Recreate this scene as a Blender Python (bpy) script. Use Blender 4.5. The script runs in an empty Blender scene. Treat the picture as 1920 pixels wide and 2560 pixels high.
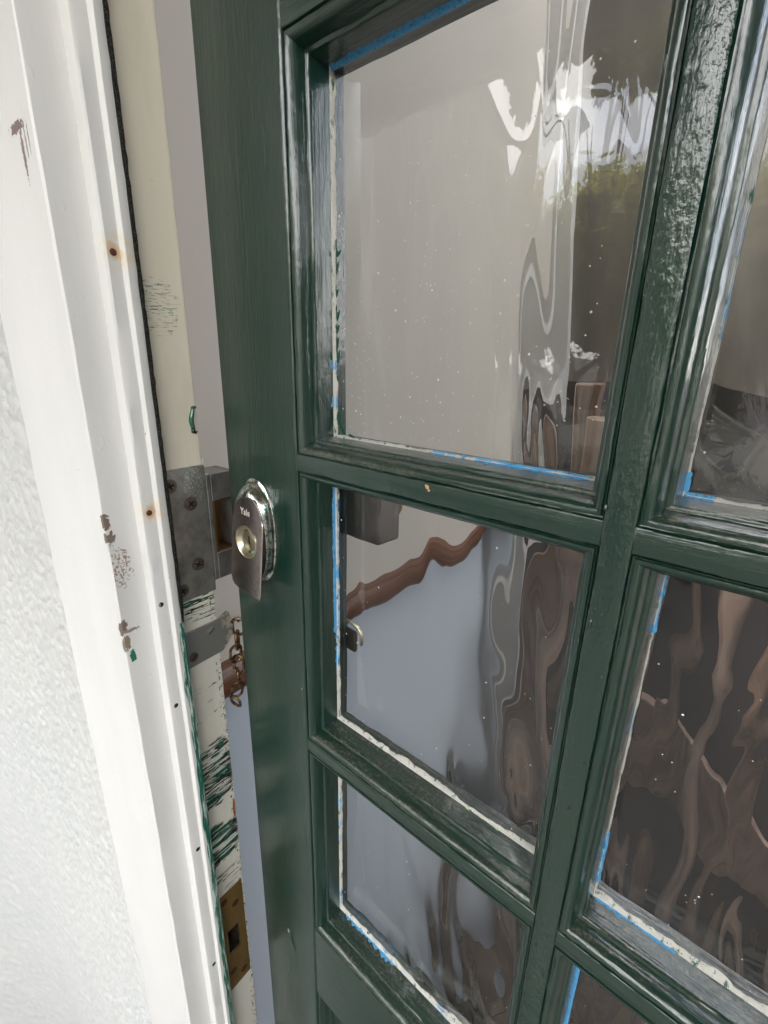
import bpy, bmesh, math, random
from mathutils import Vector, Matrix, noise
random.seed(7)
S = bpy.context.scene
C = S.collection
ZC = 2.1                                   # eye height above the paving (m)
ANG = 0.0579031                            # the door stands ajar by this angle
CA, SA = math.cos(ANG), math.sin(ANG)

# ------------------------------------------------------------------ camera
cam_d = bpy.data.cameras.new('camera'); cam = bpy.data.objects.new('camera', cam_d); C.objects.link(cam)
R0 = Vector((0.79505158, 0.60621219, 0.01999392)); D0 = Vector((0.20319671, -0.23514537, -0.9504829)); F0 = Vector((-0.57149285, 0.75974564, -0.31013302))
cam.matrix_world = Matrix(((R0.x, -D0.x, -F0.x, 0), (R0.y, -D0.y, -F0.y, 0), (R0.z, -D0.z, -F0.z, ZC), (0, 0, 0, 1)))
cam_d.sensor_fit = 'VERTICAL'; cam_d.sensor_height = 36; cam_d.lens = 36 * 1186.9 / 2560
cam_d.clip_start = 0.01; cam_d.clip_end = 500
S.camera = cam

# ------------------------------------------------------------------ sky, sun, exposure
SUN_DIR = Vector((-0.22, -0.16, 0.90)).normalized()      # towards the sun
w = bpy.data.worlds.new('World'); S.world = w; w.use_nodes = True
nt = w.node_tree; nt.nodes.clear()
def N(t, tree=None, **k):
    n = tree.nodes.new(t)
    for a, b in k.items(): setattr(n, a, b)
    return n
sky = N('ShaderNodeTexSky', nt, sky_type='NISHITA', sun_disc=False)
sky.sun_elevation = math.asin(SUN_DIR.z); sky.sun_rotation = math.atan2(SUN_DIR.x, SUN_DIR.y)
tc = N('ShaderNodeTexCoord', nt); nz = N('ShaderNodeTexNoise', nt); nz.inputs['Scale'].default_value = 2.6; nz.inputs['Detail'].default_value = 6
cr = N('ShaderNodeValToRGB', nt); cr.color_ramp.elements[0].position = .36; cr.color_ramp.elements[1].position = .55
mx = N('ShaderNodeMix', nt, data_type='RGBA'); mx.inputs['B'].default_value = (12.2, 11.9, 11.6, 1)
bg = N('ShaderNodeBackground', nt); bg.inputs['Strength'].default_value = 0.15
out = N('ShaderNodeOutputWorld', nt)
L = nt.links.new
L(tc.outputs['Generated'], nz.inputs['Vector']); L(nz.outputs['Fac'], cr.inputs['Fac']); L(cr.outputs['Color'], mx.inputs['Factor'])
L(sky.outputs['Color'], mx.inputs['A']); L(mx.outputs['Result'], bg.inputs['Color']); L(bg.outputs['Background'], out.inputs['Surface'])
sd = bpy.data.lights.new('sun', 'SUN'); sd.energy = 2.6; sd.angle = math.radians(8); sd.color = (1, .97, .93)
so = bpy.data.objects.new('sun', sd); C.objects.link(so); so.rotation_euler = SUN_DIR.to_track_quat('Z', 'Y').to_euler(); so.location = (-3, -4, 8)
S.view_settings.view_transform = 'Standard'; S.view_settings.look = 'None'; S.view_settings.gamma = 1; S.view_settings.use_curve_mapping = False
S.view_settings.exposure = 2.4
try:
    S.cycles.max_bounces = 14; S.cycles.transmission_bounces = 10; S.cycles.glossy_bounces = 6
    S.cycles.caustics_refractive = False; S.cycles.caustics_reflective = False
except Exception: pass

# ------------------------------------------------------------------ material helpers
class Mat:
    def __init__(s, name, base=(.5, .5, .5), rough=.5, metal=0, spec=.5, coat=0, coat_rough=.05, ior=1.5, trans=0):
        s.m = bpy.data.materials.new(name); s.m.use_nodes = True; s.t = s.m.node_tree
        s.b = s.t.nodes['Principled BSDF']; b = s.b.inputs
        b['Base Color'].default_value = (*base, 1); b['Roughness'].default_value = rough; b['Metallic'].default_value = metal
        b['Specular IOR Level'].default_value = spec; b['Coat Weight'].default_value = coat; b['Coat Roughness'].default_value = coat_rough
        b['IOR'].default_value = ior; b['Transmission Weight'].default_value = trans
        s.tc = s.n('ShaderNodeTexCoord'); s.col = None; s.base = base; s.h = None
    def n(s, t, **k): return N(t, s.t, **k)
    def l(s, a, b): s.t.links.new(a, b)
    def co(s, scale=(1, 1, 1), rot=(0, 0, 0)):
        mp = s.n('ShaderNodeMapping'); mp.inputs['Scale'].default_value = scale; mp.inputs['Rotation'].default_value = rot
        s.l(s.tc.outputs['Object'], mp.inputs['Vector']); return mp.outputs['Vector']
    def noise(s, scale=(1, 1, 1), detail=4, rough=.55, rot=(0, 0, 0), dist=0):
        n = s.n('ShaderNodeTexNoise'); n.inputs['Scale'].default_value = 1; n.inputs['Detail'].default_value = detail
        n.inputs['Roughness'].default_value = rough; n.inputs['Distortion'].default_value = dist
        s.l(s.co(scale, rot), n.inputs['Vector']); return n.outputs['Fac']
    def ramp(s, fac, a, b, inv=False):
        r = s.n('ShaderNodeMapRange'); r.clamp = True
        r.inputs['From Min'].default_value = a; r.inputs['From Max'].default_value = b
        if inv: r.inputs['To Min'].default_value = 1; r.inputs['To Max'].default_value = 0
        s.l(fac, r.inputs['Value']); return r.outputs['Result']
    def math(s, op, a, b=None):
        m = s.n('ShaderNodeMath', operation=op)
        for i, v in enumerate((a, b)):
            if v is None: continue
            if isinstance(v, (int, float)): m.inputs[i].default_value = v
            else: s.l(v, m.inputs[i])
        return m.outputs[0]
    def mix(s, fac, color):
        m = s.n('ShaderNodeMix', data_type='RGBA')
        if s.col is None: m.inputs['A'].default_value = (*s.base, 1)
        else: s.l(s.col, m.inputs['A'])
        if isinstance(color, tuple): m.inputs['B'].default_value = (*color, 1)
        else: s.l(color, m.inputs['B'])
        if isinstance(fac, (int, float)): m.inputs['Factor'].default_value = fac
        else: s.l(fac, m.inputs['Factor'])
        s.col = m.outputs['Result']; s.l(s.col, s.b.inputs['Base Color'])
    def bump(s, h, strength=.5, dist=.001):
        b = s.n('ShaderNodeBump'); b.inputs['Strength'].default_value = strength; b.inputs['Distance'].default_value = dist
        s.l(h, b.inputs['Height'])
        if s.h is not None: s.l(s.h, b.inputs['Normal'])
        s.h = b.outputs['Normal']; s.l(s.h, s.b.inputs['Normal'])
        if s.b.inputs['Coat Weight'].default_value > 0: s.l(s.h, s.b.inputs['Coat Normal'])
    def set(s, sock, out): s.l(out, s.b.inputs[sock])
    def blob(s, pos, rad, wob=.5, nscale=300, soft=.05):
        """1 inside a ragged ellipsoid at pos (object coordinates), 0 outside"""
        mp = s.n('ShaderNodeVectorMath', operation='SUBTRACT'); s.l(s.tc.outputs['Object'], mp.inputs[0]); mp.inputs[1].default_value = pos
        dv = s.n('ShaderNodeVectorMath', operation='DIVIDE'); s.l(mp.outputs[0], dv.inputs[0]); dv.inputs[1].default_value = rad
        ln = s.n('ShaderNodeVectorMath', operation='LENGTH'); s.l(dv.outputs[0], ln.inputs[0])
        nn = s.noise((nscale, nscale, nscale), 3)
        v = s.math('ADD', ln.outputs['Value'], s.math('MULTIPLY', s.math('SUBTRACT', nn, .5), wob * 4))
        return s.ramp(v, 1 - soft, 1 + soft, True)
    def zrange(s, axis, a, b):
        sp = s.n('ShaderNodeSeparateXYZ'); s.l(s.tc.outputs['Object'], sp.inputs[0]); return s.ramp(sp.outputs[axis], a, b)

# ------------------------------------------------------------------ mesh helpers
class MB:
    def __init__(s): s.v = []; s.f = []
    def add(s, vs, fs):
        k = len(s.v); s.v += [tuple(p) for p in vs]; s.f += [tuple(i + k for i in f) for f in fs]; return s
    def box(s, x0, x1, y0, y1, z0, z1):
        v = [(x, y, z) for z in (z0, z1) for y in (y0, y1) for x in (x0, x1)]
        return s.add(v, [(0, 2, 3, 1), (4, 5, 7, 6), (0, 1, 5, 4), (2, 6, 7, 3), (0, 4, 6, 2), (1, 3, 7, 5)])
    def prism(s, pts, axis, a, b, n=1):
        """2-D outline (counter-clockwise) swept along an axis in n steps"""
        def P(p, t): return (t, p[0], p[1]) if axis == 0 else ((p[0], t, p[1]) if axis == 1 else (p[0], p[1], t))
        m = len(pts); v = [P(p, a + (b - a) * k / n) for k in range(n + 1) for p in pts]
        f = [tuple(range(m))[::-1], tuple(range(n * m, n * m + m))]
        for k in range(n):
            for i in range(m):
                j = (i + 1) % m; f.append((k * m + i, k * m + j, k * m + m + j, k * m + m + i))
        return s.add(v, f)
    def tube(s, pts, r, seg=8, closed=False):
        pts = [Vector(p) for p in pts]; n = len(pts); v = []; f = []
        up = None
        for i, p in enumerate(pts):
            t = (pts[(i + 1) % n] - pts[i - 1]) if closed else (pts[min(i + 1, n - 1)] - pts[max(i - 1, 0)])
            t.normalize()
            if up is None: up = t.orthogonal().normalized()
            a = (up - t * up.dot(t)).normalized(); b = t.cross(a); up = a
            rr = r[i] if isinstance(r, (list, tuple)) else r
            for k in range(seg):
                q = 2 * math.pi * k / seg; v.append(p + (a * math.cos(q) + b * math.sin(q)) * rr)
        for i in range(n if closed else n - 1):
            for k in range(seg):
                j = (i + 1) % n; f.append((i * seg + k, i * seg + (k + 1) % seg, j * seg + (k + 1) % seg, j * seg + k))
        if not closed: f += [tuple(range(seg))[::-1], tuple(range((n - 1) * seg, n * seg))]
        return s.add(v, f)
    def lathe(s, prof, c, axis, seg=32, caps=True):
        """prof: (radius, distance along axis)"""
        v = []; f = []; A = Vector(axis).normalized(); X = A.orthogonal().normalized(); Y = A.cross(X)
        for r, h in prof:
            for k in range(seg):
                q = 2 * math.pi * k / seg; v.append(Vector(c) + A * h + (X * math.cos(q) + Y * math.sin(q)) * r)
        for i in range(len(prof) - 1):
            for k in range(seg):
                f.append((i * seg + k, i * seg + (k + 1) % seg, (i + 1) * seg + (k + 1) % seg, (i + 1) * seg + k))
        if caps: f += [tuple(range(seg))[::-1], tuple(range((len(prof) - 1) * seg, len(prof) * seg))]
        return s.add(v, f)

def build(name, mb, mat, parent, org=(0, 0, 0), bevel=0, smooth=35, fixn=True, segs=2):
    me = bpy.data.meshes.new(name)
    me.from_pydata([(x - org[0], y - org[1], z - org[2]) for x, y, z in mb.v], [], mb.f)
    if fixn:
        b = bmesh.new(); b.from_mesh(me); bmesh.ops.recalc_face_normals(b, faces=b.faces); b.to_mesh(me); b.free()
    me.materials.append(mat.m if isinstance(mat, Mat) else mat)
    o = bpy.data.objects.new(name, me); C.objects.link(o)
    if parent is not None: o.parent = parent
    if smooth is not None:
        me.shade_smooth()
        if smooth < 180: me.set_sharp_from_angle(angle=math.radians(smooth))
    if bevel:
        m = o.modifiers.new('bevel', 'BEVEL'); m.width = bevel; m.segments = segs; m.limit_method = 'ANGLE'; m.angle_limit = math.radians(35)
        m.harden_normals = True
    return o
def thing(name, label, cat, loc, rz=0, group=None):
    o = bpy.data.objects.new(name, None); C.objects.link(o); o.location = loc; o.rotation_euler = (0, 0, rz); o.empty_display_size = .05
    o['label'] = label; o['category'] = cat
    if group: o['group'] = group
    return o
def tag(o, label, cat, group=None):
    o['label'] = label; o['category'] = cat
    if group: o['group'] = group
    return o
def Wb(name, mb, mat, root, **k):
    """a part given in eye-centred world coordinates under an unrotated root"""
    r = root
    while r.parent is not None: r = r.parent
    return build(name, mb, mat, root, org=(r.location.x, r.location.y, r.location.z - ZC), **k)

# ================================================================== MATERIALS
def green_paint(name, axis='z', peel=.5):
    m = Mat(name, (.0025, .028, .0185), rough=.34, spec=.5, coat=1, coat_rough=.035)
    s = {'z': (420, 420, 14), 'x': (14, 420, 420)}[axis]
    streak = m.noise(s, 5, .6)
    m.bump(streak, .5, .0008)
    m.bump(m.noise((150, 150, 60) if axis == 'z' else (60, 150, 150), 3, .6), peel, .0011)
    m.bump(m.noise((14, 14, 9), 2), .35, .003)
    worn = m.ramp(m.noise((9, 9, 5), 5, .6), .52, .72)
    m.mix(m.math('MULTIPLY', worn, .30), (.009, .022, .016))
    m.mix(m.math('MULTIPLY', m.ramp(m.noise(s, 4, .7), .52, .8), .22), (.024, .046, .034))
    speck = m.ramp(m.noise((900, 900, 900), 2, .5), .745, .77)
    m.mix(m.math('MULTIPLY', speck, .7), (.30, .33, .28))
    m.set('Roughness', m.ramp(m.noise((22, 22, 12), 4), .2, .9))
    r = m.n('ShaderNodeMapRange'); r.inputs['To Min'].default_value = .22; r.inputs['To Max'].default_value = .42
    m.l(m.noise((25, 25, 14), 4), r.inputs['Value']); m.set('Roughness', r.outputs['Result'])
    q = m.n('ShaderNodeMapRange'); q.inputs['From Min'].default_value = .4; q.inputs['From Max'].default_value = .75; q.inputs['To Min'].default_value = .03; q.inputs['To Max'].default_value = .18
    m.l(m.noise((17, 17, 6), 5, .6), q.inputs['Value']); m.set('Coat Roughness', q.outputs['Result'])
    return m
GZ = green_paint('green_gloss_paint_upright', 'z', .35)
GX = green_paint('green_gloss_paint_rail', 'x', .35)
GR = green_paint('green_gloss_paint_ropey', 'z', .95)
GD = green_paint('green_gloss_paint_dusty', 'x', .4)
dust = GD.math('MULTIPLY', GD.ramp(GD.noise((330, 330, 420), 5, .8), .46, .66), GD.ramp(GD.noise((14, 240, 90), 4), .40, .62))
GD.mix(GD.math('MULTIPLY', dust, .65), (.24, .19, .145))

def white_gloss(name, base=(.74, .735, .72), axis='z'):
    m = Mat(name, base, rough=.38, spec=.4)
    s = (260, 260, 7)
    m.bump(m.noise(s, 5, .6), .22, .0005)
    m.bump(m.noise((60, 60, 22), 3), .25, .0012)
    m.bump(m.ramp(m.noise((110, 110, 75), 2), .66, .72), .5, .0004)
    m.mix(m.math('MULTIPLY', m.ramp(m.noise((12, 12, 3), 4), .45, .7), .25), (.62, .615, .61))
    m.mix(m.ramp(m.noise((420, 420, 240), 2), .775, .80), (.16, .14, .12))
    return m

# ================================================================== SETTING: ground
gm = Mat('paving', (.042, .039, .036), rough=.8)
gm.mix(gm.ramp(gm.noise((1.5, 1.5, 1.5), 6), .4, .7), (.032, .030, .028)); gm.bump(gm.noise((60, 60, 60), 5), .5, .004)
mb = MB(); mb.box(-200, 200, -200, 200, -.4, 0)
ground = build('ground', mb, gm, None, smooth=None); ground['kind'] = 'structure'

# ================================================================== THE HOUSE WALL (stucco), left of the frame
stm = Mat('white_masonry_paint', (.61, .615, .61), rough=.75, spec=.3)
stm.mix(stm.math('MULTIPLY', stm.ramp(stm.noise((5, 5, 4), 5), .5, .7), .6), (.54, .58, .585))
stm.bump(stm.noise((230, 230, 230), 4, .6, dist=.8), .5, .0014)
wall = thing('house_wall', 'white painted textured render wall left of the door frame', 'wall', (-1.0, .30, 0))
mb = MB()
gx = [-.519]
while gx[-1] > -2.1: gx.append(gx[-1] - .0022 * (1 + 3.5 * max(0, -gx[-1] - .62)))
gz_ = [.90]
while gz_[-1] > -2.09: gz_.append(gz_[-1] - .0026 * (1 + 1.6 * max(0, -gz_[-1] - .5)))
gx.reverse(); gz_.reverse(); nx = len(gx) - 1; nzz = len(gz_) - 1
vs = []
for j in range(nzz + 1):
    z = gz_[j]
    for i in range(nx + 1):
        x = gx[i]
        p = Vector((x * 92 + z * 26, 0, z * 64 - x * 30))
        q = p + 1.2 * Vector((noise.noise(p * .7 + Vector((9, 3, 1))), 0, noise.noise(p * .7 + Vector((1, 7, 4)))))
        h = noise.noise(q) * .6 + noise.noise(q * 2.1 + Vector((4, 4, 4))) * .4
        h = .24 * math.tanh(h * 5.5) * (1.0 if x < -.53 else .35)
        amp = .0072 + .0018 * noise.noise(Vector((x * 6, 3, z * 5)))
        off = h * amp - .0012 * noise.noise(Vector((x * 14, 2, z * 9)))
        t = max(0, -1.12 - x); th = min(t / .40, math.pi / 2); ex = max(0, t - .40 * math.pi / 2)
        px, py = (x, .1515) if t == 0 else (-1.12 - .40 * math.sin(th), .1515 - .40 * (1 - math.cos(th)) - ex)
        vs.append((px + off * math.sin(th), py - off * math.cos(th), z))
fs = [(j * (nx + 1) + i, j * (nx + 1) + i + 1, (j + 1) * (nx + 1) + i + 1, (j + 1) * (nx + 1) + i) for j in range(nzz) for i in range(nx)]
mb.add(vs, fs)
Wb('render_coat', mb, stm, wall, smooth=180, fixn=False)
mb = MB(); mb.box(-1.9, -.5205, .156, .34, -2.1, 2.6); mb.box(-1.9, -1.56, -.9, .156, -2.1, .9); mb.box(.43, 1.6, .156, .34, -2.1, 2.6); mb.box(-.5205, .43, .156, .34, .72, 2.6)
Wb('masonry', mb, stm, wall, smooth=None)

# ================================================================== DOOR FRAME
XR = -.3864                                   # rebate face
fr = thing('door_frame', 'white gloss timber door frame with cream inner edge, left side of the green door', 'door frame', (-.45, .18, .0))
fo = (-.45, .18, .0 - ZC)
def loc(x, y, z): return (x - fo[0], y - fo[1], z - fo[2])
wg = white_gloss('white_frame_gloss')
for p, r, c in [((-.413, .147, .136), (.010, .004, .0035), (.20, .14, .125)), ((-.411, .147, .122), (.0022, .004, .013), (.24, .17, .15)),
                ((-.402, .147, .127), (.0012, .004, .009), (.28, .22, .2)),
                ((-.388, .149, -.128), (.0028, .004, .0075), (.19, .14, .12)), ((-.3865, .151, -.142), (.0026, .004, .0045), (.22, .17, .15)),
                ((-.388, .149, -.222), (.003, .004, .006), (.20, .15, .13)), ((-.387, .150, -.238), (.003, .003, .007), (.25, .21, .16)),
                ((-.3862, .153, -.253), (.003, .0025, .006), (.02, .16, .10)), ((-.3862, .154, -.228), (.003, .008, .0016), (.3, .24, .22))]:
    bl_ = wg.blob(loc(*p), r, .45, 420); wg.mix(bl_, c); wg.bump(bl_, .9, -.0008)
sp = wg.math('MULTIPLY', wg.blob(loc(-.3862, .1545, -.168), (.004, .009, .017), .5, 120), wg.ramp(wg.noise((700, 700, 500), 3), .5, .56))
wg.mix(sp, (.32, .24, .18))
wl_ = white_gloss('white_frame_front', (.80, .795, .785))
for p, r, c in [((-.413, .147, .136), (.011, .004, .0030), (.24, .17, .155)), ((-.4085, .147, .121), (.0020, .004, .014), (.28, .20, .18)),
                ((-.402, .147, .126), (.0010, .004, .010), (.34, .27, .25)), ((-.397, .147, .127), (.0008, .004, .008), (.34, .27, .25)),
                ((-.3875, .147, -.128), (.0024, .004, .0075), (.19, .14, .12)), ((-.3875, .147, -.142), (.002, .004, .0045), (.22, .17, .15)),
                ((-.3875, .147, -.224), (.0030, .004, .006), (.20, .15, .13)), ((-.387, .147, -.240), (.002, .004, .006), (.25, .21, .16))]:
    bl_ = wl_.blob(loc(*p), r, .5, 420); wl_.mix(bl_, c); wl_.bump(bl_, .9, -.0008)
# front board: its worn front face and its inner side
mb = MB()
n = 260; zt, zb = .70, -2.06
prof = [(-.5205, .150), (-.5205, .1475), (-.470, .1462), (-.467, .1472), (-.3885, .1472), (-.3868, .1484), (XR, .1505), (XR, .1955), (-.5205, .1955)]
vs = []
for k in range(n + 1):
    z = zb + (zt - zb) * k / n
    for i, (x, y) in enumerate(prof):
        e = noise.noise(Vector((z * 22, i * 3.1, 0))) * .0005 + noise.noise(Vector((z * 90, i * 3.1, 4))) * .00018
        if i < 7: vs.append((x + (e if i > 3 else e * 3), y + e, z))
        else: vs.append((x, y, z))
m = len(prof)
fs = [(k * m + i, k * m + (i + 1) % m, (k + 1) * m + (i + 1) % m, (k + 1) * m + i) for k in range(n) for i in range(m)]
mb.add(vs, fs + [tuple(range(m)), tuple(range(n * m, n * m + m))])
fb = Wb('frame_board', mb, wl_, fr, smooth=28)
fb.data.materials.append(wg.m)
for pl in fb.data.polygons:
    if pl.normal.x > .75: pl.material_index = 1
# stop bead with nail holes and rust
bm_ = white_gloss('white_bead_gloss', (.79, .785, .77))
for z, big in ((.0654, 1), (-.1249, 1)):
    h = bm_.ramp(bm_.noise((160, 160, 160), 4), .38, .62)
    g = bm_.math('MULTIPLY', bm_.blob(loc(-.3735, .1815, z + .001), (.006, .0105, .0095), .28, 190, .5), h)
    bm_.mix(bm_.math('MULTIPLY', g, .55), (.80, .56, .22))
    bm_.mix(bm_.math('MULTIPLY', bm_.blob(loc(-.3735, .179, z + .001), (.006, .0042, .0050), .3, 220, .4), .6), (.62, .33, .09))
bead = MB()
prof = [(XR + .0001, .1722), (-.3762, .1722), (-.3747, .1727), (-.3740, .1742), (-.3742, .1836), (-.3722, .1846), (-.3709, .1858), (-.3709, .1900), (-.3716, .1921), (XR + .0001, .1921)]
n = 300; vs = []; m = len(prof)
for k in range(n + 1):
    z = zb + (zt - zb) * k / n
    for i, (x, y) in enumerate(prof):
        e = noise.noise(Vector((z * 16, i * .8, 7))) * .00035 + noise.noise(Vector((z * 70, i * 1.7, 9))) * .00012
        if 0 < i < m - 1: x += e; y += e * .7
        if i in (7, 8): y += max(0, noise.noise(Vector((z * 60, 1, 1)))) * .0012
        vs.append((x, y, z))
bead.add(vs, [(k * m + i, k * m + (i + 1) % m, (k + 1) * m + (i + 1) % m, (k + 1) * m + i) for k in range(n) for i in range(m)] + [tuple(range(m)), tuple(range(n * m, n * m + m))])
bd = Wb('stop_bead', bead, bm_, fr, smooth=30)
rust = Mat('rust', (.10, .035, .018), rough=.8); rust.bump(rust.noise((900, 900, 900), 4), .8, .0006)
hole = Mat('dark_hole', (.012, .010, .009), rough=.9)
for y, z, r, mt, nm in [(.1785, .0654, .0024, rust, 'nail'), (.1782, -.1249, .0024, rust, 'nail'), (.1774, -.2088, .0015, hole, 'nail_hole'), (.178, -.3157, .0015, hole, 'nail_hole'),
                    (.1799, -.5028, .0016, hole, 'nail_hole'), (.1799, -.6897, .0016, hole, 'nail_hole')]:
    mb = MB()
    if mt is rust: mb.lathe([(r, -.002), (r, .0003), (r * .8, .0007), (r * .3, .0009)], (-.3741, y, z), (1, 0, 0), 14)
    else:
        mb.lathe([(r * 1.5, .0001), (r * 1.25, .00045), (r, .0001)], (-.3741, y, z), (1, 0, 0), 16, caps=False)
        mb.lathe([(r, .00012), (r * .6, -.0006)], (-.3741, y, z), (1, 0, 0), 16)
    Wb(nm, mb, mt, bd, smooth=40)
gsm = Mat('green_paint_smear', (.012, .11, .075), rough=.45, spec=.4)
gsm.mix(gsm.ramp(gsm.noise((500, 500, 30), 4, .7), .5, .6), (.55, .62, .58)); gsm.mix(gsm.ramp(gsm.noise((400, 400, 60), 3), .6, .68), (.01, .02, .018))
mb = MB()
vs = []; n = 260
for k in range(n + 1):
    z = -.232 - (1.0) * k / n
    a = .0026 * (.75 + .9 * noise.noise(Vector((z * 35, 0, 5)))) * min(1, k / 6 + .2)
    if z < -.66: a *= .7
    vs += [(-.3706, .1900 - max(.0006, a), z), (-.3700, .1915 - max(.0003, a * .5), z), (-.3705, .1938, z), (-.3760, .1945, z)]
mb.add(vs, [(k * 4 + i, k * 4 + i + 1, k * 4 + 5 + i, k * 4 + 4 + i) for k in range(n) for i in range(3)])
Wb('green_paint_edge', mb, gsm, fr, smooth=60)
# draught seal
seal = Mat('black_brush_seal', (.030, .029, .027), rough=.95, spec=.1)
seal.mix(seal.ramp(seal.noise((1300, 1300, 900), 3, .7), .5, .62), (.16, .15, .135)); seal.bump(seal.noise((1500, 1500, 900), 3), 1, .0012)
mb = MB(); n = 520; vs = []
for k in range(n + 1):
    z = zb + (zt - zb) * k / n
    e = noise.noise(Vector((z * 210, 0, 2))) * .0006
    wd = 0 if z > -.225 else (-.0026 if z < -.25 else (-.225 - z) / .025 * -.0026)
    vs += [(XR, .1921, z), (-.3728, .1924, z), (-.3738 + e, .1962 + e + wd, z), (-.3778, .1990 + e * 1.6 + wd, z), (XR, .2002 + e * 2 + wd, z)]
mb.add(vs, [(k * 5 + i, k * 5 + (i + 1) % 5, k * 5 + 5 + (i + 1) % 5, k * 5 + 5 + i) for k in range(n) for i in range(5)])
Wb('draught_seal', mb, seal, fr, smooth=180)
# cream jamb lining
cm = Mat('cream_jamb_paint', (.85, .79, .655), rough=.48, spec=.35)
cm.bump(cm.noise((260, 260, 8), 4), .2, .0005)
low = cm.zrange(2, loc(0, 0, -.20)[2], loc(0, 0, -.24)[2]); low = cm.ramp(cm.zrange(2, loc(0, 0, -.24)[2], loc(0, 0, -.21)[2]), 0, 1, True)
cm.mix(low, (.78, .745, .67))
cm.mix(cm.math('MULTIPLY', cm.ramp(cm.noise((40, 40, 9), 5), .45, .7), .28), (.50, .45, .37))
rot = (math.radians(-38), 0, 0)
strk = cm.noise((60, 34, 250), 5, .62, rot, .9)
patch = None
for z, hz, st in ((-.232, .018, .56), (-.418, .022, .50), (-.452, .028, .45), (-.538, .030, .45), (-.60, .02, .56), (-.34, .03, .62)):
    b = cm.math('MULTIPLY', cm.blob(loc(XR, .213, z), (.02, .032, hz), .25, 60), cm.ramp(strk, st, st + .03))
    patch = b if patch is None else cm.math('MAXIMUM', patch, b)
shade = cm.n('ShaderNodeMix', data_type='RGBA'); shade.inputs['A'].default_value = (.008, .10, .065, 1); shade.inputs['B'].default_value = (.008, .010, .009, 1)
cm.l(cm.ramp(cm.noise((90, 90, 70), 3), .50, .60), shade.inputs['Factor'])
cm.mix(patch, shade.outputs['Result'])
# chipped outer edge, black specks, scuffs
edge = cm.math('MULTIPLY', cm.math('MULTIPLY', cm.zrange(1, .2375 - .0095 - fo[1], .2375 - fo[1]), low), cm.ramp(cm.noise((300, 300, 190), 4, .7), .55, .60))
cm.mix(cm.ramp(edge, .15, .3), (.03, .028, .025))
cm.mix(cm.math('MULTIPLY', cm.ramp(cm.noise((300, 300, 240), 4, .7), .69, .71), low), (.05, .05, .045))
sc = cm.math('MULTIPLY', cm.blob(loc(XR, .212, .033), (.01, .019, .021), .2, 60), cm.ramp(cm.noise((200, 110, 900), 4, .8), .55, .60))
cm.mix(cm.math('MULTIPLY', sc, .8), (.02, .13, .085))
sc = cm.math('MULTIPLY', cm.blob(loc(XR, .225, .105), (.01, .012, .022), .2, 60), cm.ramp(cm.noise((200, 90, 800), 4, .8), .66, .70))
cm.mix(cm.math('MULTIPLY', sc, .6), (.10, .12, .10))
cm.mix(cm.blob(loc(XR, .2345, -.505), (.01, .0022, .014), .3, 200), (.33, .10, .03))
cm.mix(cm.math('MULTIPLY', cm.math('MULTIPLY', cm.zrange(1, .2335 - fo[1], .2365 - fo[1]), cm.ramp(cm.noise((200, 200, 60), 3), .45, .6)), .5), (.66, .62, .45))
cm.bump(patch, .6, -.0006)
mb = MB()
mb.box(-.5205, XR, .1955, .2074, zb, zt)
mb.box(-.5205, XR, .2074, .2232, -.684, zt); mb.box(-.5205, XR, .2074, .2232, zb, -.7262)
n = 420; vs = []
for k in range(n + 1):
    z = zb + (zt - zb) * k / n
    e = noise.noise(Vector((z * 60, 5, 2))) * .0003
    if z < -.22: e = e * 1.5 + min(0, noise.noise(Vector((z * 130, 5, 2)))) * .0016 + noise.noise(Vector((z * 22, 1, 2))) * .0007
    vs += [(XR, .2232, z), (XR, .2360 + e, z), (XR - .0014, .2372 + e, z), (-.48, .2372, z), (-.48, .2232, z)]
mb.add(vs, [(k * 5 + i, k * 5 + (i + 1) % 5, k * 5 + 5 + (i + 1) % 5, k * 5 + 5 + i) for k in range(n) for i in range(4)])
lin = Wb('jamb_lining', mb, cm, fr, smooth=30)
# green drip on the cream edge
gp = Mat('fresh_green_paint', (.008, .12, .055), rough=.12, spec=.5, coat=1)
bk = Mat('black_paint', (.006, .007, .006), rough=.15, coat=1)
mb = MB(); pts = []
for k in range(13):
    t = k / 12; pts.append((XR + .0006, .2322 + .0012 * math.cos(t * 5.5), -.0445 - .0215 * t))
mb.tube(pts, [.0006 + .0016 * math.sin(math.pi * min(1, .15 + .75 * (k / 12))) for k in range(13)], 10)
mb.tube([(XR + .0006, .2325, -.0448), (XR + .0008, .2348, -.0441), (XR + .0004, .2362, -.0452)], [.0009, .0008, .0012], 8)
drip = Wb('paint_drip', mb, gp, fr, smooth=180)
mb = MB(); mb.tube([(XR + .0008, .2312, -.0620), (XR + .001, .2318, -.0655), (XR + .0009, .2340, -.0668), (XR + .0005, .2362, -.0655)], [.0012, .0022, .0012, .0004], 10)
Wb('paint_bead', mb, bk, drip, smooth=180)
# right-hand side and head of the frame
mb = MB(); mb.box(.2862, .4295, .147, .24, zb, zt)
Wb('frame_board', mb, wl_, fr, bevel=.002)
mb = MB(); mb.box(-.386, .286, .147, .24, .565, .7195)
Wb('head_board', mb, wl_, fr, bevel=.002)
mb = MB(); mb.box(-.386, .286, .10, .30, zb - .038, zb + .012)
Wb('threshold', mb, Mat('stone_sill', (.34, .33, .31), rough=.7), fr, bevel=.003)

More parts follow.
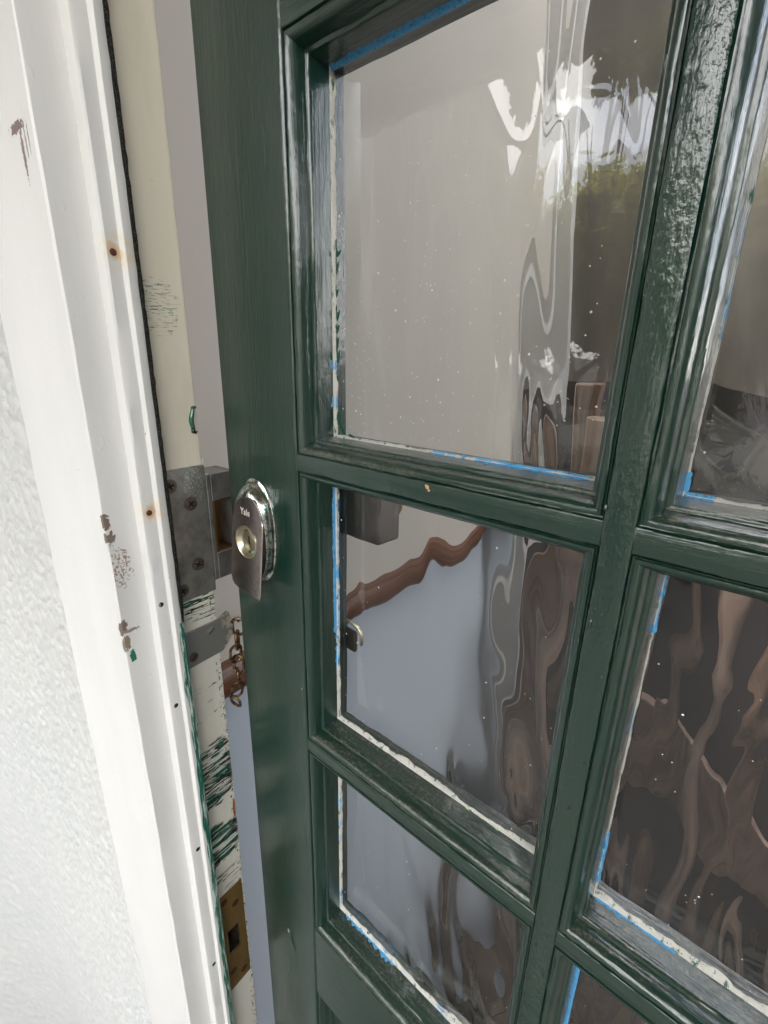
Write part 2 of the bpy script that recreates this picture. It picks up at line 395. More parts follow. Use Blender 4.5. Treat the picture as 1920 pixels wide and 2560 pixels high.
# ---- latch keep on the jamb
steel = Mat('dull_steel', (.34, .325, .31), rough=.36, metal=.75)
steel.mix(steel.ramp(steel.noise((60, 60, 45), 5, .65), .44, .74), (.17, .155, .145))
gr_ = steel.math('MULTIPLY', steel.blob(loc(XR, .226, -.112), (.02, .010, .016), .35, 90), steel.ramp(steel.noise((500, 500, 380), 4, .8), .5, .6))
steel.mix(gr_, (.55, .60, .50))
steel.mix(steel.ramp(steel.noise((500, 500, 400), 3, .7), .70, .76), (.015, .014, .013))
steel.bump(steel.noise((35, 35, 28), 3), .35, .003); steel.bump(steel.noise((600, 600, 600), 3), .25, .0004)
brass = Mat('dull_brass', (.34, .20, .085), rough=.42, metal=.75)
brass.mix(brass.ramp(brass.noise((60, 60, 14), 5), .45, .7), (.15, .085, .035)); brass.bump(brass.noise((300, 300, 60), 4), .25, .0005)
mb = MB(); mb.prism([(.1990, -.2215), (.2380, -.2215), (.2380, -.0958), (.1990, -.0958)], 0, XR - .0005, -.3838)
keep = Wb('latch_keep', mb, steel, fr, bevel=.0009)
mb = MB()
x0, x1 = -.4120, -.3836
mb.box(x0, x1, .2382, .2428, -.2112, -.1055)
mb.box(x0, x1, .2428, .2640, -.1316, -.1055); mb.box(x0, x1, .2428, .2640, -.2112, -.1838); mb.box(x0, x1, .2640, .2685, -.2112, -.1055)
Wb('keep_box', mb, steel, keep, bevel=.0007)
mb = MB(); mb.box(x0 + .002, x0 + .006, .2429, .2639, -.1837, -.1317); mb.box(x0 + .006, x1 - .001, .2429, .2433, -.1837, -.1317); mb.box(x0 + .006, x1 - .001, .2433, .2639, -.1837, -.1825)
mb.prism([(-.4060, .2434), (-.3850, .2434), (-.3850, .2455), (-.4060, .2520)], 2, -.1824, -.1318)
Wb('keep_pocket', mb, brass, keep, bevel=.0004)
mb = MB(); mb.prism([(XR + .0002, .2374), (-.3852, .2374), (-.3852, .2384), (XR + .0002, .2384)], 2, -.1060, -.0900)
mb.box(XR + .0002, -.3852, .2384, .2420, -.1062, -.1050)
Wb('keep_lip', mb, cm, keep, smooth=None)
shead = Mat('screw_head', (.20, .15, .135), rough=.42, metal=.85); shead.mix(shead.ramp(shead.noise((700, 700, 700), 3), .5, .65), (.09, .05, .04))
def screw(y, z, r, x, cross=True, mat=shead, parent=None, name='screw', tilt=.5):
    mb = MB(); mb.lathe([(r * 1.16, -.0002), (r * 1.14, .00012), (r * 1.02, .00014)], (x, y, z), (1, 0, 0), 24, caps=False)
    mb.lathe([(r, -.0004), (r * .97, .0004), (r * .7, .0007), (r * .3, .0008)], (x, y, z), (1, 0, 0), 24)
    nf = len(mb.f)
    for a in ((tilt, tilt + math.pi / 2) if cross else (tilt,)):
        ca, sa = math.cos(a), math.sin(a); l_, w_ = (r * .55, r * .13) if cross else (r * .92, r * .13)
        P = [(ca * l_ - sa * w_, sa * l_ + ca * w_), (ca * l_ + sa * w_, sa * l_ - ca * w_), (-ca * l_ + sa * w_, -sa * l_ - ca * w_), (-ca * l_ - sa * w_, -sa * l_ + ca * w_)]
        mb.prism([(y + p[0], z + p[1]) for p in P], 0, x + .0002, x + .00095)
    o = Wb(name, mb, mat, parent, smooth=50); o.data.materials.append(hole.m)
    for p in o.data.polygons[nf:]: p.material_index = 1
    return o
for y, z, t in ((.2035, -.1095, .3), (.2209, -.1289, .6), (.2216, -.1884, 1.1), (.2035, -.2093, .4)):
    screw(y, z, .0056, -.3838, True, parent=keep, tilt=t)
# ---- chain plate
cpm = Mat('tarnished_steel_plate', (.30, .295, .285), rough=.4, metal=.6)
cpm.mix(cpm.ramp(cpm.noise((700, 700, 700), 3, .7), .62, .68), (.06, .05, .045))
cpm.mix(cpm.math('MULTIPLY', cpm.ramp(cpm.noise((120, 120, 120), 3), .42, .50), cpm.zrange(1, .239 - fo[1], .243 - fo[1])), (.62, .57, .44))
cpm.bump(cpm.noise((90, 90, 90), 4), .4, .0012)
mb = MB(); mb.prism([(.1985, -.2935), (.2385, -.2925), (.2420, -.2905), (.2455, -.2860), (.2480, -.2840), (.2520, -.2790), (.2530, -.2680), (.2500, -.2520), (.2470, -.2500), (.2370, -.2545), (.1985, -.2545)], 0, XR - .0003, -.3842)
cp = Wb('chain_plate', mb, cpm, fr, bevel=.0008)
screw(.2277, -.2632, .0041, -.3841, False, mat=cpm, parent=cp, tilt=.55)
screw(.2066, -.2826, .0043, -.3841, False, parent=cp, tilt=.6)
# ---- brass mortice plate
bp = Mat('brown_brass_plate', (.27, .165, .055), rough=.45, metal=.55)
bp.mix(bp.ramp(bp.noise((50, 50, 20), 5), .45, .7), (.20, .115, .035)); bp.bump(bp.noise((100, 100, 40), 4), .2, .0008)
mb = MB(); xa, xb_ = XR - .0004, -.3852
mb.box(xa, xb_, .2030, .2074, -.7900, -.6190); mb.box(xa, xb_, .2232, .2332, -.7900, -.6190)
mb.box(xa, xb_, .2074, .2232, -.684, -.6190); mb.box(xa, xb_, .2074, .2232, -.7900, -.7262)
pl = Wb('bolt_plate', mb, bp, fr, smooth=None)
dk = Mat('mortice_dark', (.025, .014, .008), rough=.9); dk.mix(dk.ramp(dk.noise((200, 200, 200), 3), .5, .7), (.06, .03, .015))
mb = MB()
mb.box(-.412, -.409, .2074, .2232, -.7262, -.684)
mb.box(-.409, XR - .0006, .20745, .2079, -.7261, -.6841); mb.box(-.409, XR - .0006, .2227, .22315, -.7261, -.6841)
mb.box(-.409, XR - .0006, .2079, .2227, -.7261, -.7256); mb.box(-.409, XR - .0006, .2079, .2227, -.6846, -.6841)
Wb('mortice', mb, dk, pl, smooth=None)
for y, z in ((.2072, -.6302), (.2221, -.6479), (.209, -.7589), (.2244, -.7755)):
    mb = MB(); mb.lathe([(.0048, .0002), (.0046, .0003), (.0026, .00012)], (-.3852, y, z), (1, 0, 0), 20)
    Wb('screw_hole', mb, Mat('brown_screw', (.10, .035, .012), rough=.6, metal=.4) if y == .2072 else bpy.data.materials['brown_screw'], pl, smooth=40)

# ================================================================== SECURITY CHAIN
chm = Mat('tarnished_chain', (.34, .24, .15), rough=.36, metal=1)
chm.mix(chm.ramp(chm.noise((160, 160, 160), 4), .42, .60), (.085, .040, .022)); chm.bump(chm.noise((900, 900, 900), 3), .3, .0003)
ch = thing('security_chain', 'short tarnished steel door chain hanging from the plate on the jamb', 'chain', (-.383, .2545, ZC - .262))
def link_mesh():
    mb = MB(); pts = []; a, b = .0058, .0052
    for k in range(24):
        q = 2 * math.pi * k / 24; pts.append((a * math.cos(q), 0, b * math.sin(q) + (.0050 if math.sin(q) >= 0 else -.0050)))
    mb.tube(pts, .00155, 8, closed=True)
    me = bpy.data.meshes.new('link'); me.from_pydata(mb.v, [], mb.f); me.materials.append(chm.m); me.shade_smooth(); return me
lm = link_mesh()
cl = [(.2572, -.2715, 40, 6), (.2548, -.2865, -48, -2), (.2515, -.3015, 78, 6), (.2540, -.3160, 25, -12), (.2522, -.3310, -35, 4), (.2495, -.3455, 70, 16), (.2462, -.3590, 20, 42)]
for y, z, rz, ry in cl:
    o = bpy.data.objects.new('link', lm); C.objects.link(o); o.parent = ch
    o.location = (-.3815 + .383, y - .2545, z + .262); o.rotation_euler = (math.radians(ry * .6), math.radians(ry * .4), math.radians(rz))
mb = MB(); mb.tube([(-.3835, .2500, -.2640), (-.3815, .2535, -.2618), (-.3815, .2572, -.2625), (-.3820, .2585, -.2660)], .0014, 8)
Wb('staple', mb, chm, ch, smooth=180)

# ================================================================== THE DOOR
Dd = .23
DU, DN_, DZ = .282, .230, -2.045
base = Vector((CA * DU + SA * DN_, -SA * DU + CA * DN_, ZC + DZ))
door = thing('front_door', 'dark green gloss glazed front door standing slightly ajar', 'door', base, -ANG)
DO = (DU, DN_, DZ)
def Db(name, mb, mat, parent=None, **k): return build(name, mb, mat, parent or door, org=DO, **k)
UL, UM0, UM1, UR, UH = -1.667 * Dd, -.2565 * Dd, -.1905 * Dd, .787 * Dd, 1.22 * Dd
UO = -1.234 * Dd
rows = [(1.99, .866), (.806, -.310), (-.371, -1.4935), (-1.555, -2.645)]
rows = [(a * Dd, b * Dd) for a, b in rows]
ZT, ZB = .556, DZ
n0, n1 = Dd, Dd + .044
mb = MB(); mb.box(UL, UO, n0, n1, ZB, ZT); Db('latch_stile', mb, GZ, bevel=.0035, segs=4)
mb = MB(); mb.box(UR, UH, n0, n1, ZB, ZT); Db('hinge_stile', mb, GZ, bevel=.0035, segs=4)
# centre glazing bar, and rails butted to it 0.3 mm back
def wavy_bar(x0, x1, z0, z1, y0, y1, vertical, seed, nn=150, edge=.0009):
    """rounded-arris bar with slightly uneven painted edges"""
    mb = MB(); vs = []
    if vertical: pr = [(x0, y1), (x0, y0 + edge), (x0 + edge * .35, y0 + edge * .3), (x0 + edge, y0), ((x0 + x1) / 2, y0 - .0002), (x1 - edge, y0), (x1 - edge * .35, y0 + edge * .3), (x1, y0 + edge), (x1, y1)]
    else: pr = [(z0, y1), (z0, y0 + edge), (z0 + edge * .35, y0 + edge * .3), (z0 + edge, y0), ((z0 + z1) / 2, y0 - .0002), (z1 - edge, y0), (z1 - edge * .35, y0 + edge * .3), (z1, y0 + edge), (z1, y1)]
    m = len(pr); a, b = (z0, z1) if vertical else (x0, x1)
    for k in range(nn + 1):
        t = a + (b - a) * k / nn
        for i, (p, y) in enumerate(pr):
            e = noise.noise(Vector((t * 45, i * 1.3 + seed, 0))) * .00028 + noise.noise(Vector((t * 160, i * 2.3 + seed, 3))) * .00012
            if 0 < i < m - 1: p += e; y += e * .8
            vs.append((p, y, t) if vertical else (t, y, p))
    mb.add(vs, [(k * m + i, k * m + i + 1, (k + 1) * m + i + 1, (k + 1) * m + i) for k in range(nn) for i in range(m - 1)])
    return mb
GR.bump(GR.noise((420, 420, 260), 3, .6), .55, .0006)
vbar = wavy_bar(UM0, UM1, rows[3][1] - .001, rows[0][0] + .001, n0 - .0002, n1, True, 2, 420, .0017)
Db('glazing_bar', vbar, GR, smooth=40)
cols = [(UO, UM0), (UM1, UR)]
for i in range(3):
    za, zb2 = rows[i + 1][0], rows[i][1]
    for j, (ua, ub) in enumerate(cols):
        Db('glazing_bar', wavy_bar(ua + (.0002 if j == 0 else -.0002), ub + (.0002 if j == 0 else 0), za, zb2, n0 + .0003 + .0002 * j, n1, False, 5 + 3 * i + j, 150, .0014), GX, smooth=40)
mb = MB(); mb.box(UO + .0001, UR - .0001, n0 + .0003, n1, rows[0][0], ZT - .0001); Db('top_rail', mb, GX, bevel=.001)
PB = -3.125 * Dd
mb = MB(); mb.box(UO + .0001, UR - .0001, n0 + .0003, n1, PB, rows[3][1]); Db('lock_rail', mb, GX, bevel=.0009)
mb = MB(); mb.box(UO + .0001, UR - .0001, n0 + .0003, n1, ZB + .0001, ZB + .19); Db('bottom_rail', mb, GX, bevel=.001)
mb = MB(); mb.box(UM0, UM1 + .02, n0 + .0003, n1, ZB + .19, PB); Db('lower_muntin', mb, GZ, bevel=.001)
# mouldings: (inset from the opening, depth from the face)
PROF = [(0, .0005), (.0004, .0022), (.0011, .0024), (.0016, .0010), (.0028, .0008), (.0044, .0016), (.0058, .0036), (.0067, .0064), (.0071, .0098), (.0076, .0120),
        (.0086, .0122), (.0096, .0124), (.0101, .0132), (.0103, .0146), (.0107, .0220), (.0111, .0300), (.0111, .0318), (.0111, .0440), (0, .0440)]
def moulding_piece(ua, ub, za, zb_, side, seed, prof=PROF):
    """one mitred length; opening spans ua..ub and zb_..za"""
    mb = MB(); vs = []; nn = 70; m = len(prof)
    for k in range(nn + 1):
        t = k / nn
        for i, (o, dpt) in enumerate(prof):
            s = (ub - ua) if side in 'tb' else (za - zb_)
            p = o + (s - 2 * o) * t
            e = noise.noise(Vector((p * 55, i * .45 + seed, 1))) * .00032 + noise.noise(Vector((p * 190, i * .9 + seed, 2))) * .00014
            e *= min(1, k / 3, (nn - k) / 3) if 0 < i < m - 4 else 0
            oo = o + e; y = n0 + dpt + e
            if side == 'l': vs.append((ua + oo, y, zb_ + p))
            elif side == 'r': vs.append((ub - oo, y, zb_ + p))
            elif side == 't': vs.append((ua + p, y, za - oo))
            else: vs.append((ua + p, y, zb_ + oo))
    mb.add(vs, [(k * m + i, k * m + (i + 1) % m, (k + 1) * m + (i + 1) % m, (k + 1) * m + i) for k in range(nn) for i in range(m)])
    return mb
# glass
gl = Mat('old_drawn_glass', (.97, .985, .98), rough=0, ior=1.5, trans=1)
putm = Mat('chalky_putty', (.56, .555, .51), rough=.6, spec=.3)
putm.mix(putm.ramp(putm.noise((200, 200, 60), 4, .7), .56, .64), (.03, .10, .07)); putm.mix(putm.ramp(putm.noise((900, 900, 300), 3), .66, .72), (.12, .11, .10))
putm.bump(putm.noise((500, 500, 200), 4), .6, .0008)
tape = Mat('blue_tape_residue', (.10, .36, .66), rough=.55, spec=.3)
tape.mix(tape.ramp(tape.noise((700, 700, 120), 4, .7), .55, .66), (.03, .10, .14)); tape.bump(tape.noise((600, 600, 300), 3), .5, .0005)
speckm = Mat('white_paint_specks', (.82, .82, .80), rough=.5)
smear = Mat('green_brush_smear', (.010, .060, .042), rough=.3, coat=.5); smear.bump(smear.noise((600, 600, 200), 4), .7, .0006)
lime = Mat('lime_green_fleck', (.34, .60, .20), rough=.5)
GI = .0085                                 # glass starts this far inside the opening
def h_glass(u, v, ua, ub, za, zb_, ci, ri):
    U = (u - ua) / (ub - ua); V = (za - v) / (za - zb_)
    s = ci * 13.7 + ri * 5.3
    amp = .25 + 1.35 * max(0, min(1, (U - .50) / .3)) + .55 * max(0, (V - .78) / .22) * (U > .3) + .35 * max(0, (.10 - U) / .1)
    if ci == 1: amp = 2.3
    if ri == 3 and ci == 0: amp = amp * 1.2 + .4
    if ci == 0: amp += .45
    if ri == 2 and ci == 0: amp *= 1.15; amp += .35 * max(0, 1 - V * 2.2)
    p = Vector((u * 26 + v * 4, v * 7.5, s))
    q = p + .7 * Vector((noise.noise(p * .8 + Vector((5, 1, 0))), noise.noise(p * .8 + Vector((2, 8, 0))), 0))
    h = noise.noise(q) * .0012 + noise.noise(Vector((q.x * 2.1, q.y * 1.6, s + 4))) * .00022
    h += noise.noise(Vector((u * 120, v * 60, s + 8))) * .000006
    if ri == 2 and ci == 0: h += noise.noise(Vector((u * 46, v * 21, s + 23))) * .00085 * max(0, 1 - V * 1.9)
    low = max(0, (V - .72) / .28) * (U > .35)
    h += noise.noise(Vector((u * 70 + 3 * noise.noise(q), v * 26, s + 2))) * (.000014 + .00026 * low + (.00011 if (ci == 1 and ri > 1) or ri == 3 else 0))
    return h * amp
for ri, (za, zb_) in enumerate(rows):
    for ci, (ua, ub) in enumerate(cols):
        for si, side in enumerate('lrtb'):
            mat = {'l': GZ, 'r': GZ, 't': GX, 'b': GD}[side]
            Db('moulding', moulding_piece(ua, ub, za, zb_, side, ri * 7 + ci * 3 + si * 11.3), mat, smooth=48)
        nu, nv = (150, 170) if ri else (40, 44)
        a0, a1, b0, b1 = ua + GI, ub - GI, zb_ + GI, za - GI
        mb = MB(); vs = []
        for j in range(nv + 1):
            v = b0 + (b1 - b0) * j / nv
            for i in range(nu + 1):
                u = a0 + (a1 - a0) * i / nu
                vs.append((u, n0 + .0320 - h_glass(u, v, ua, ub, za, zb_, ci, ri), v))
        fs = [(j * (nu + 1) + i, j * (nu + 1) + i + 1, (j + 1) * (nu + 1) + i + 1, (j + 1) * (nu + 1) + i) for j in range(nv) for i in range(nu)]
        K = len(vs)
        # flat back and rim
        border = [i for i in range(nu + 1)] + [j * (nu + 1) + nu for j in range(1, nv + 1)] + [nv * (nu + 1) + i for i in range(nu - 1, -1, -1)] + [j * (nu + 1) for j in range(nv - 1, 0, -1)]
        back = {}
        for b in border: back[b] = len(vs); vs.append((vs[b][0], n0 + .0362, vs[b][2]))
        nb = len(border)
        for k in range(nb):
            p, q = border[k], border[(k + 1) % nb]; fs.append((q, p, back[p], back[q]))
        fs.append(tuple(back[b] for b in reversed(border)))
        mb.add(vs, fs)
        g = Db('glass_pane', mb, gl, smooth=40, fixn=False)
        # putty fillet round the glass
        mb = MB(); vs = []; per = []
        o1 = .0106
        def ringpt(t, o):
            Wd, Hd = (ub - ua) - 2 * o, (za - zb_) - 2 * o; P = 2 * (Wd + Hd); s = t * P
            if s < Wd: return (ua + o + s, zb_ + o)
            s -= Wd
            if s < Hd: return (ub - o, zb_ + o + s)
            s -= Hd
            if s < Wd: return (ub - o - s, za - o)
            s -= Wd; return (ua + o, za - o - s)
        nn = 520
        for k in range(nn):
            t = k / nn; side = 'b' if t < .233 else 'r' if t < .5 else 't' if t < .733 else 'l'
            wdt = {'b': (.0013, .0030, .0030)[max(0, ri - 1)] if ci == 0 else (.0012, .0012, .0034, .0028)[ri], 'r': .0006, 't': .0004, 'l': (.0018 if ci == 0 else .0006)}[side]
            wdt *= max(.05, 1 + 1.0 * noise.noise(Vector((t * 60, ri * 3 + ci, 0)))) + .35 * noise.noise(Vector((t * 240, ri * 3 + ci, 7)))
            a = ringpt(t, o1); b = ringpt(t, .0111 + max(.0004, wdt)); mid = ringpt(t, .0111 + max(.0003, wdt) * .45)
            gz = n0 + .0318 - h_glass(b[0], b[1], ua, ub, za, zb_, ci, ri)
            vs += [(a[0], n0 + .0285, a[1]), (mid[0], n0 + .0294, mid[1]), (b[0], gz + .0004, b[1])]
        mb.add(vs, [(k * 3 + i, k * 3 + i + 1, ((k + 1) % nn) * 3 + i + 1, ((k + 1) % nn) * 3 + i) for k in range(nn) for i in range(2)])
        Db('putty', mb, putm, g, smooth=60)
        # dried paint specks on the glass
        if ri:
            mb = MB(); rnd = random.Random(ri * 10 + ci)
            for k in range({(1, 0): 230, (2, 0): 70, (3, 0): 22, (1, 1): 40, (2, 1): 55, (3, 1): 20}[(ri, ci)]):
                U = rnd.random() ** (1.25 if ci == 0 else .8); V = rnd.random() ** .55
                u = ua + .015 + U * (ub - ua - .03); v = za - .015 - V * (za - zb_ - .03); r = rnd.choice((.00028, .00034, .0004, .0004, .0005, .0007))
                y = n0 + .0320 - h_glass(u, v, ua, ub, za, zb_, ci, ri)
                mb.lathe([(r, .0), (r * .8, -.00012), (r * .3, -.0002)], (u, y, v), (0, 1, 0), 7)
            o = Db('paint_specks', mb, speckm, g, smooth=180); o['kind'] = 'stuff'
# blue masking tape residue (row, column, side, from, to, width) - side lengths in fractions
def tape_strip(ri, ci, side, t0, t1, wd, off=.0107, rag=.5, name='masking_tape', mat=tape, inn=0):
    za, zb_ = rows[ri]; ua, ub = cols[ci]; mb = MB(); vs = []; nn = max(30, int(420 * (t1 - t0)))
    s = ub - ua if side in 'tb' else za - zb_
    for k in range(nn + 1):
        t = t0 + (t1 - t0) * k / nn; p = .0111 + (s - .0222) * t
        ww = wd * (1 + rag * noise.noise(Vector((p * 240, ri * 3 + ci * 7 + t0 * 10, 2))) + rag * noise.noise(Vector((p * 70, ri * 3 + ci * 7, 5))))
        ww *= min(1, .35 + k / 5, .35 + (nn - k) / 5)
        for d, o in ((.0300 - ww, off - .0004 - (ww - .003) * .03), (.0303 - ww * .5, off + .0007), (.0298, off + .0009 + inn), (.0308, off + .0004 + min(.0018, ww * .8) + inn)):
            e = noise.noise(Vector((p * 300, d * 500, 3))) * .00012
            oo = o + e; y = n0 + d
            if side == 'l': vs.append((ua + oo, y, za - p))
            elif side == 'r': vs.append((ub - oo, y, za - p))
            elif side == 't': vs.append((ua + p, y, za - oo))
            else: vs.append((ua + p, y, zb_ + oo))
    mb.add(vs, [(k * 4 + i, k * 4 + i + 1, k * 4 + 5 + i, k * 4 + 4 + i) for k in range(nn) for i in range(3)])
    return Db(name, mb, mat, smooth=50)
tape_strip(1, 0, 't', .0, .62, .0045, rag=.3)
tape_strip(1, 0, 'l', .755, .785, .004); tape_strip(1, 0, 'l', .868, .905, .004); tape_strip(1, 0, 'l', .79, .865, .0012, rag=.9)
tape_strip(1, 0, 'b', .46, .62, .0022, rag=.9); tape_strip(1, 0, 'b', .62, .97, .0042, rag=.9)
tape_strip(2, 0, 'l', .0, .60, .0055, rag=.2); tape_strip(2, 0, 'l', .60, .80, .0028, rag=1)
tape_strip(3, 0, 'l', .25, .55, .0018, rag=1); tape_strip(3, 0, 'l', .86, .97, .003)
tape_strip(3, 0, 'b', .045, .40, .0050, rag=.8); tape_strip(3, 0, 'b', .40, .8, .0018, rag=1)
tape_strip(1, 1, 'l', .45, .72, .0006, rag=.9); tape_strip(1, 1, 'l', .95, .995, .0025, rag=.6); tape_strip(1, 1, 'b', .0, .065, .0030, rag=.8)
tape_strip(2, 1, 'l', .0, .17, .0014, rag=.9); tape_strip(2, 1, 'l', .36, .46, .0006, rag=1); tape_strip(2, 1, 'l', .76, .955, .0018, rag=.4); tape_strip(2, 1, 'b', .0, .24, .0040, rag=.5)
tape_strip(3, 1, 'l', .0, .6, .0048, rag=.5); tape_strip(3, 0, 'r', .03, .22, .0022, rag=.9)
tape_strip(2, 0, 'b', .70, .90, .0022, rag=.9, name='lime_fleck', mat=lime)
tape_strip(1, 0, 'l', .965, .995, .0022, name='lime_fleck', mat=lime)
# stray brushed green on the glass of the big left pane
mb = MB(); za, zb_ = rows[1]; ua, ub = cols[0]; rnd = random.Random(4)
def gz(u, v): return n0 + .0317 - h_glass(u, v, ua, ub, za, zb_, 0, 1)
def blotch(pts):
    c = Vector((sum(p[0] for p in pts) / len(pts), 0, sum(p[1] for p in pts) / len(pts)))
    vs = [(c.x, gz(c.x, c.z) - .0004, c.z)] + [(p[0], gz(p[0], p[1]) - .00005, p[1]) for p in pts]
    mb.add(vs, [(0, i + 1, (i + 1) % len(pts) + 1) for i in range(len(pts))])
xs, zs = ua + .0118, zb_ + .0111
blotch([(xs, zs + .018), (xs + .0045, zs + .021), (xs + .0052, zs + .030), (xs + .0062, zs + .020), (xs + .0064, zs + .011), (xs + .0085, zs + .006), (xs + .0105, zs + .0025), (xs + .0075, zs + .002), (xs + .0055, zs + .0048), (xs + .004, zs + .0075), (xs + .0012, zs + .009)])
blotch([(xs + .0125, zs + .0035), (xs + .0165, zs + .003), (xs + .0205, zs + .0012), (xs + .0215, zs - .002), (xs + .017, zs - .0015), (xs + .014, zs + .0005)])
for f, hgt, wd in ((.62, .010, .004), (.655, .008, .0035), (.70, .014, .003), (.735, .014, .004), (.50, .012, .0032), (.46, .006, .005), (.56, .008, .003), (.79, .008, .0025)):
    z = za - f * (za - zb_)
    blotch([(xs, z), (xs + wd * .5, z - hgt * .2), (xs + wd, z + hgt * .1), (xs + wd * 1.25, z + hgt * .6), (xs + wd * .6, z + hgt * .25), (xs + wd * .4, z + hgt), (xs, z + hgt * .7)])
Db('green_brush_smear', mb, smear, smooth=60)
# wooden lower panels and their mouldings
for ua, ub in ((UO, UM0), (UM1 + .02, UR)):
    mb = MB(); mb.box(ua, ub, n0 + .016, n0 + .030, ZB + .19, PB); Db('lower_panel', mb, GZ, smooth=None)
    for si, side in enumerate('lrtb'):
        Db('moulding', moulding_piece(ua, ub, PB, ZB + .19, side, 90 + si, [p if p[1] < .030 else (p[0], .0290) for p in PROF]), GZ, smooth=48)
# paint runs, a filled scar and bare chips
chipm = Mat('bare_wood_chip', (.62, .40, .20), rough=.7)
wood = Mat('stained_wood', (.16, .09, .06), rough=.5)
mb = MB()
def run(u, v, r, l, y=n0 - .0002):
    mb.tube([(u, y + r * .3, v + l), (u, y + r * .2, v + l * .4), (u, y, v), (u, y + r * .3, v - r)], [r * .25, r * .55, r, r * .35], 10)
for u, v, r, l in [(-.0562, -.1276, .0011, .005), (-.0606, -.140, .0009, .004), (-.0585, -.0655, .0013, .003), (-.0520, -.1200, .0008, .002), (-.0500, -.245, .0009, .012), (-.047, -.21, .0007, .01), (-.2885, -.2905, .0006, .001)]:
    run(u, v, r, l)
o = Db('paint_runs', mb, GR, smooth=180); o['kind'] = 'stuff'
mb = MB(); pts = [(-.3325, n0 + .0001, -.6600), (-.3300, n0 - .0006, -.6665), (-.3262, n0 - .0003, -.6760), (-.3225, n0 + .0001, -.6860), (-.3212, n0 + .0003, -.6935)]
mb.tube(pts, [.0022, .0026, .0016, .0012, .0005], 12); mb.tube([(-.3345, n0, -.663), (-.3328, n0 - .0007, -.6585), (-.3295, n0 - .0004, -.6600)], [.0008, .0012, .0007], 8)
Db('paint_scar', mb, GZ, smooth=180)
mb = MB()
for u, v, r in [(-.1608, -.0747, .0014), (-.1595, -.0765, .0009), (-.1618, -.0738, .0008), (-.2886, -.2898, .0009)]:
    mb.lathe([(r, .0002), (r * .8, -.00045), (r * .3, -.0005)], (u, n0, v), (0, 1, 0), 6)
Db('bare_chip', mb, chipm, smooth=None)

# ---- cylinder pull (a part of the door)
chrome = Mat('chrome_with_green_smears', (.72, .72, .70), rough=.16, metal=1)
chrome.mix(chrome.math('MULTIPLY', chrome.ramp(chrome.noise((160, 160, 160), 6, .75, dist=1.2), .49, .56), .85), (.012, .17, .11))
chrome.mix(chrome.ramp(chrome.noise((420, 420, 420), 3), .68, .74), (.03, .03, .03)); chrome.bump(chrome.noise((500, 500, 500), 4), .35, .0004)
facem = Mat('reflection_mottled_face', (.46, .41, .39), rough=.24, metal=1)
facem.mix(facem.ramp(facem.noise((110, 110, 80), 5, .7), .55, .75), (.13, .10, .095)); facem.mix(facem.ramp(facem.noise((900, 900, 900), 3), .70, .75), (.04, .03, .03)); facem.bump(facem.noise((300, 300, 300), 4), .2, .0004)  # broad dark mottle paints brownish reflections into the metal face
yb = Mat('pale_brass_collar', (.62, .56, .40), rough=.28, metal=1); yb.mix(yb.ramp(yb.noise((300, 300, 300), 4), .52, .66), (.40, .42, .33))
def super_oval(cu, cz, a, b, n=64, p=2.2):
    return [(cu + a * abs(math.cos(t)) ** (2 / p) * (1 if math.cos(t) > 0 else -1), cz + b * abs(math.sin(t)) ** (2 / p) * (1 if math.sin(t) > 0 else -1)) for t in [2 * math.pi * k / n for k in range(n)]]
layers = [(n0 + .0003, .0258, .0478, 0, 0), (n0 - .0010, .0258, .0478, 0, 0), (n0 - .0022, .0243, .0462, 0, 0), (n0 - .0026, .0232, .0450, 0, 0), (n0 - .0058, .0226, .0440, 0, 0), (n0 - .0100, .0212, .0415, 0, -.001),
          (n0 - .0128, .0192, .0385, .0, -.0025), (n0 - .0138, .0170, .035, .0, -.004), (n0 - .0138, .0002, .0005, 0, -.004)]
mb = MB(); vs = []; nn = 64
for y, a, b, du_, dz_ in layers:
    for u, v in super_oval(-.3405 + du_, -.1490 + dz_, a, b, nn): vs.append((u, y, v))
mb.add(vs, [(k * nn + i, k * nn + (i + 1) % nn, (k + 1) * nn + (i + 1) % nn, (k + 1) * nn + i) for k in range(len(layers) - 1) for i in range(nn)])
pull = Db('cylinder_pull', mb, chrome, smooth=40)
s_ = 1.018; out_ = [(-.3492, -.1447), (-.3485, -.136), (-.347, -.130), (-.3443, -.1225), (-.3407, -.117), (-.334, -.1125), (-.327, -.1108), (-.3215, -.1106), (-.3165, -.1118), (-.3115, -.1155), (-.3083, -.121), (-.3068, -.127), (-.3066, -.134), (-.3080, -.150), (-.3095, -.168), (-.3112, -.186), (-.3122, -.1965), (-.3128, -.1985), (-.3150, -.1992), (-.3220, -.1992), (-.3285, -.1984), (-.336, -.1978), (-.343, -.1976), (-.3497, -.1960), (-.3525, -.1925), (-.3538, -.1866), (-.3525, -.172), (-.351, -.158)]
out_ = [(u * s_, v * s_) for u, v in out_]
KC = (-.3290 * s_, -.1508 * s_)
def ny(v): return n0 - .0160 - max(0, (-.13 - v)) * .045         # the face leans out towards its foot
hole_r = .0142
nn = len(out_); vs = []
ring = []
for u, v in out_:
    a = math.atan2(v - KC[1], u - KC[0]); ring.append((KC[0] + hole_r * math.cos(a), KC[1] + hole_r * math.sin(a)))
for lst in (out_, ring):
    for u, v in lst: vs.append((u, ny(v), v))
for lst in (out_, ring):
    for u, v in lst: vs.append((u, ny(v) + .0013, v))
fs = []
for i in range(nn):
    j = (i + 1) % nn
    fs += [(i, j, nn + j, nn + i), (2 * nn + j, 2 * nn + i, 3 * nn + i, 3 * nn + j), (j, i, 2 * nn + i, 2 * nn + j), (nn + i, nn + j, 3 * nn + j, 3 * nn + i)]
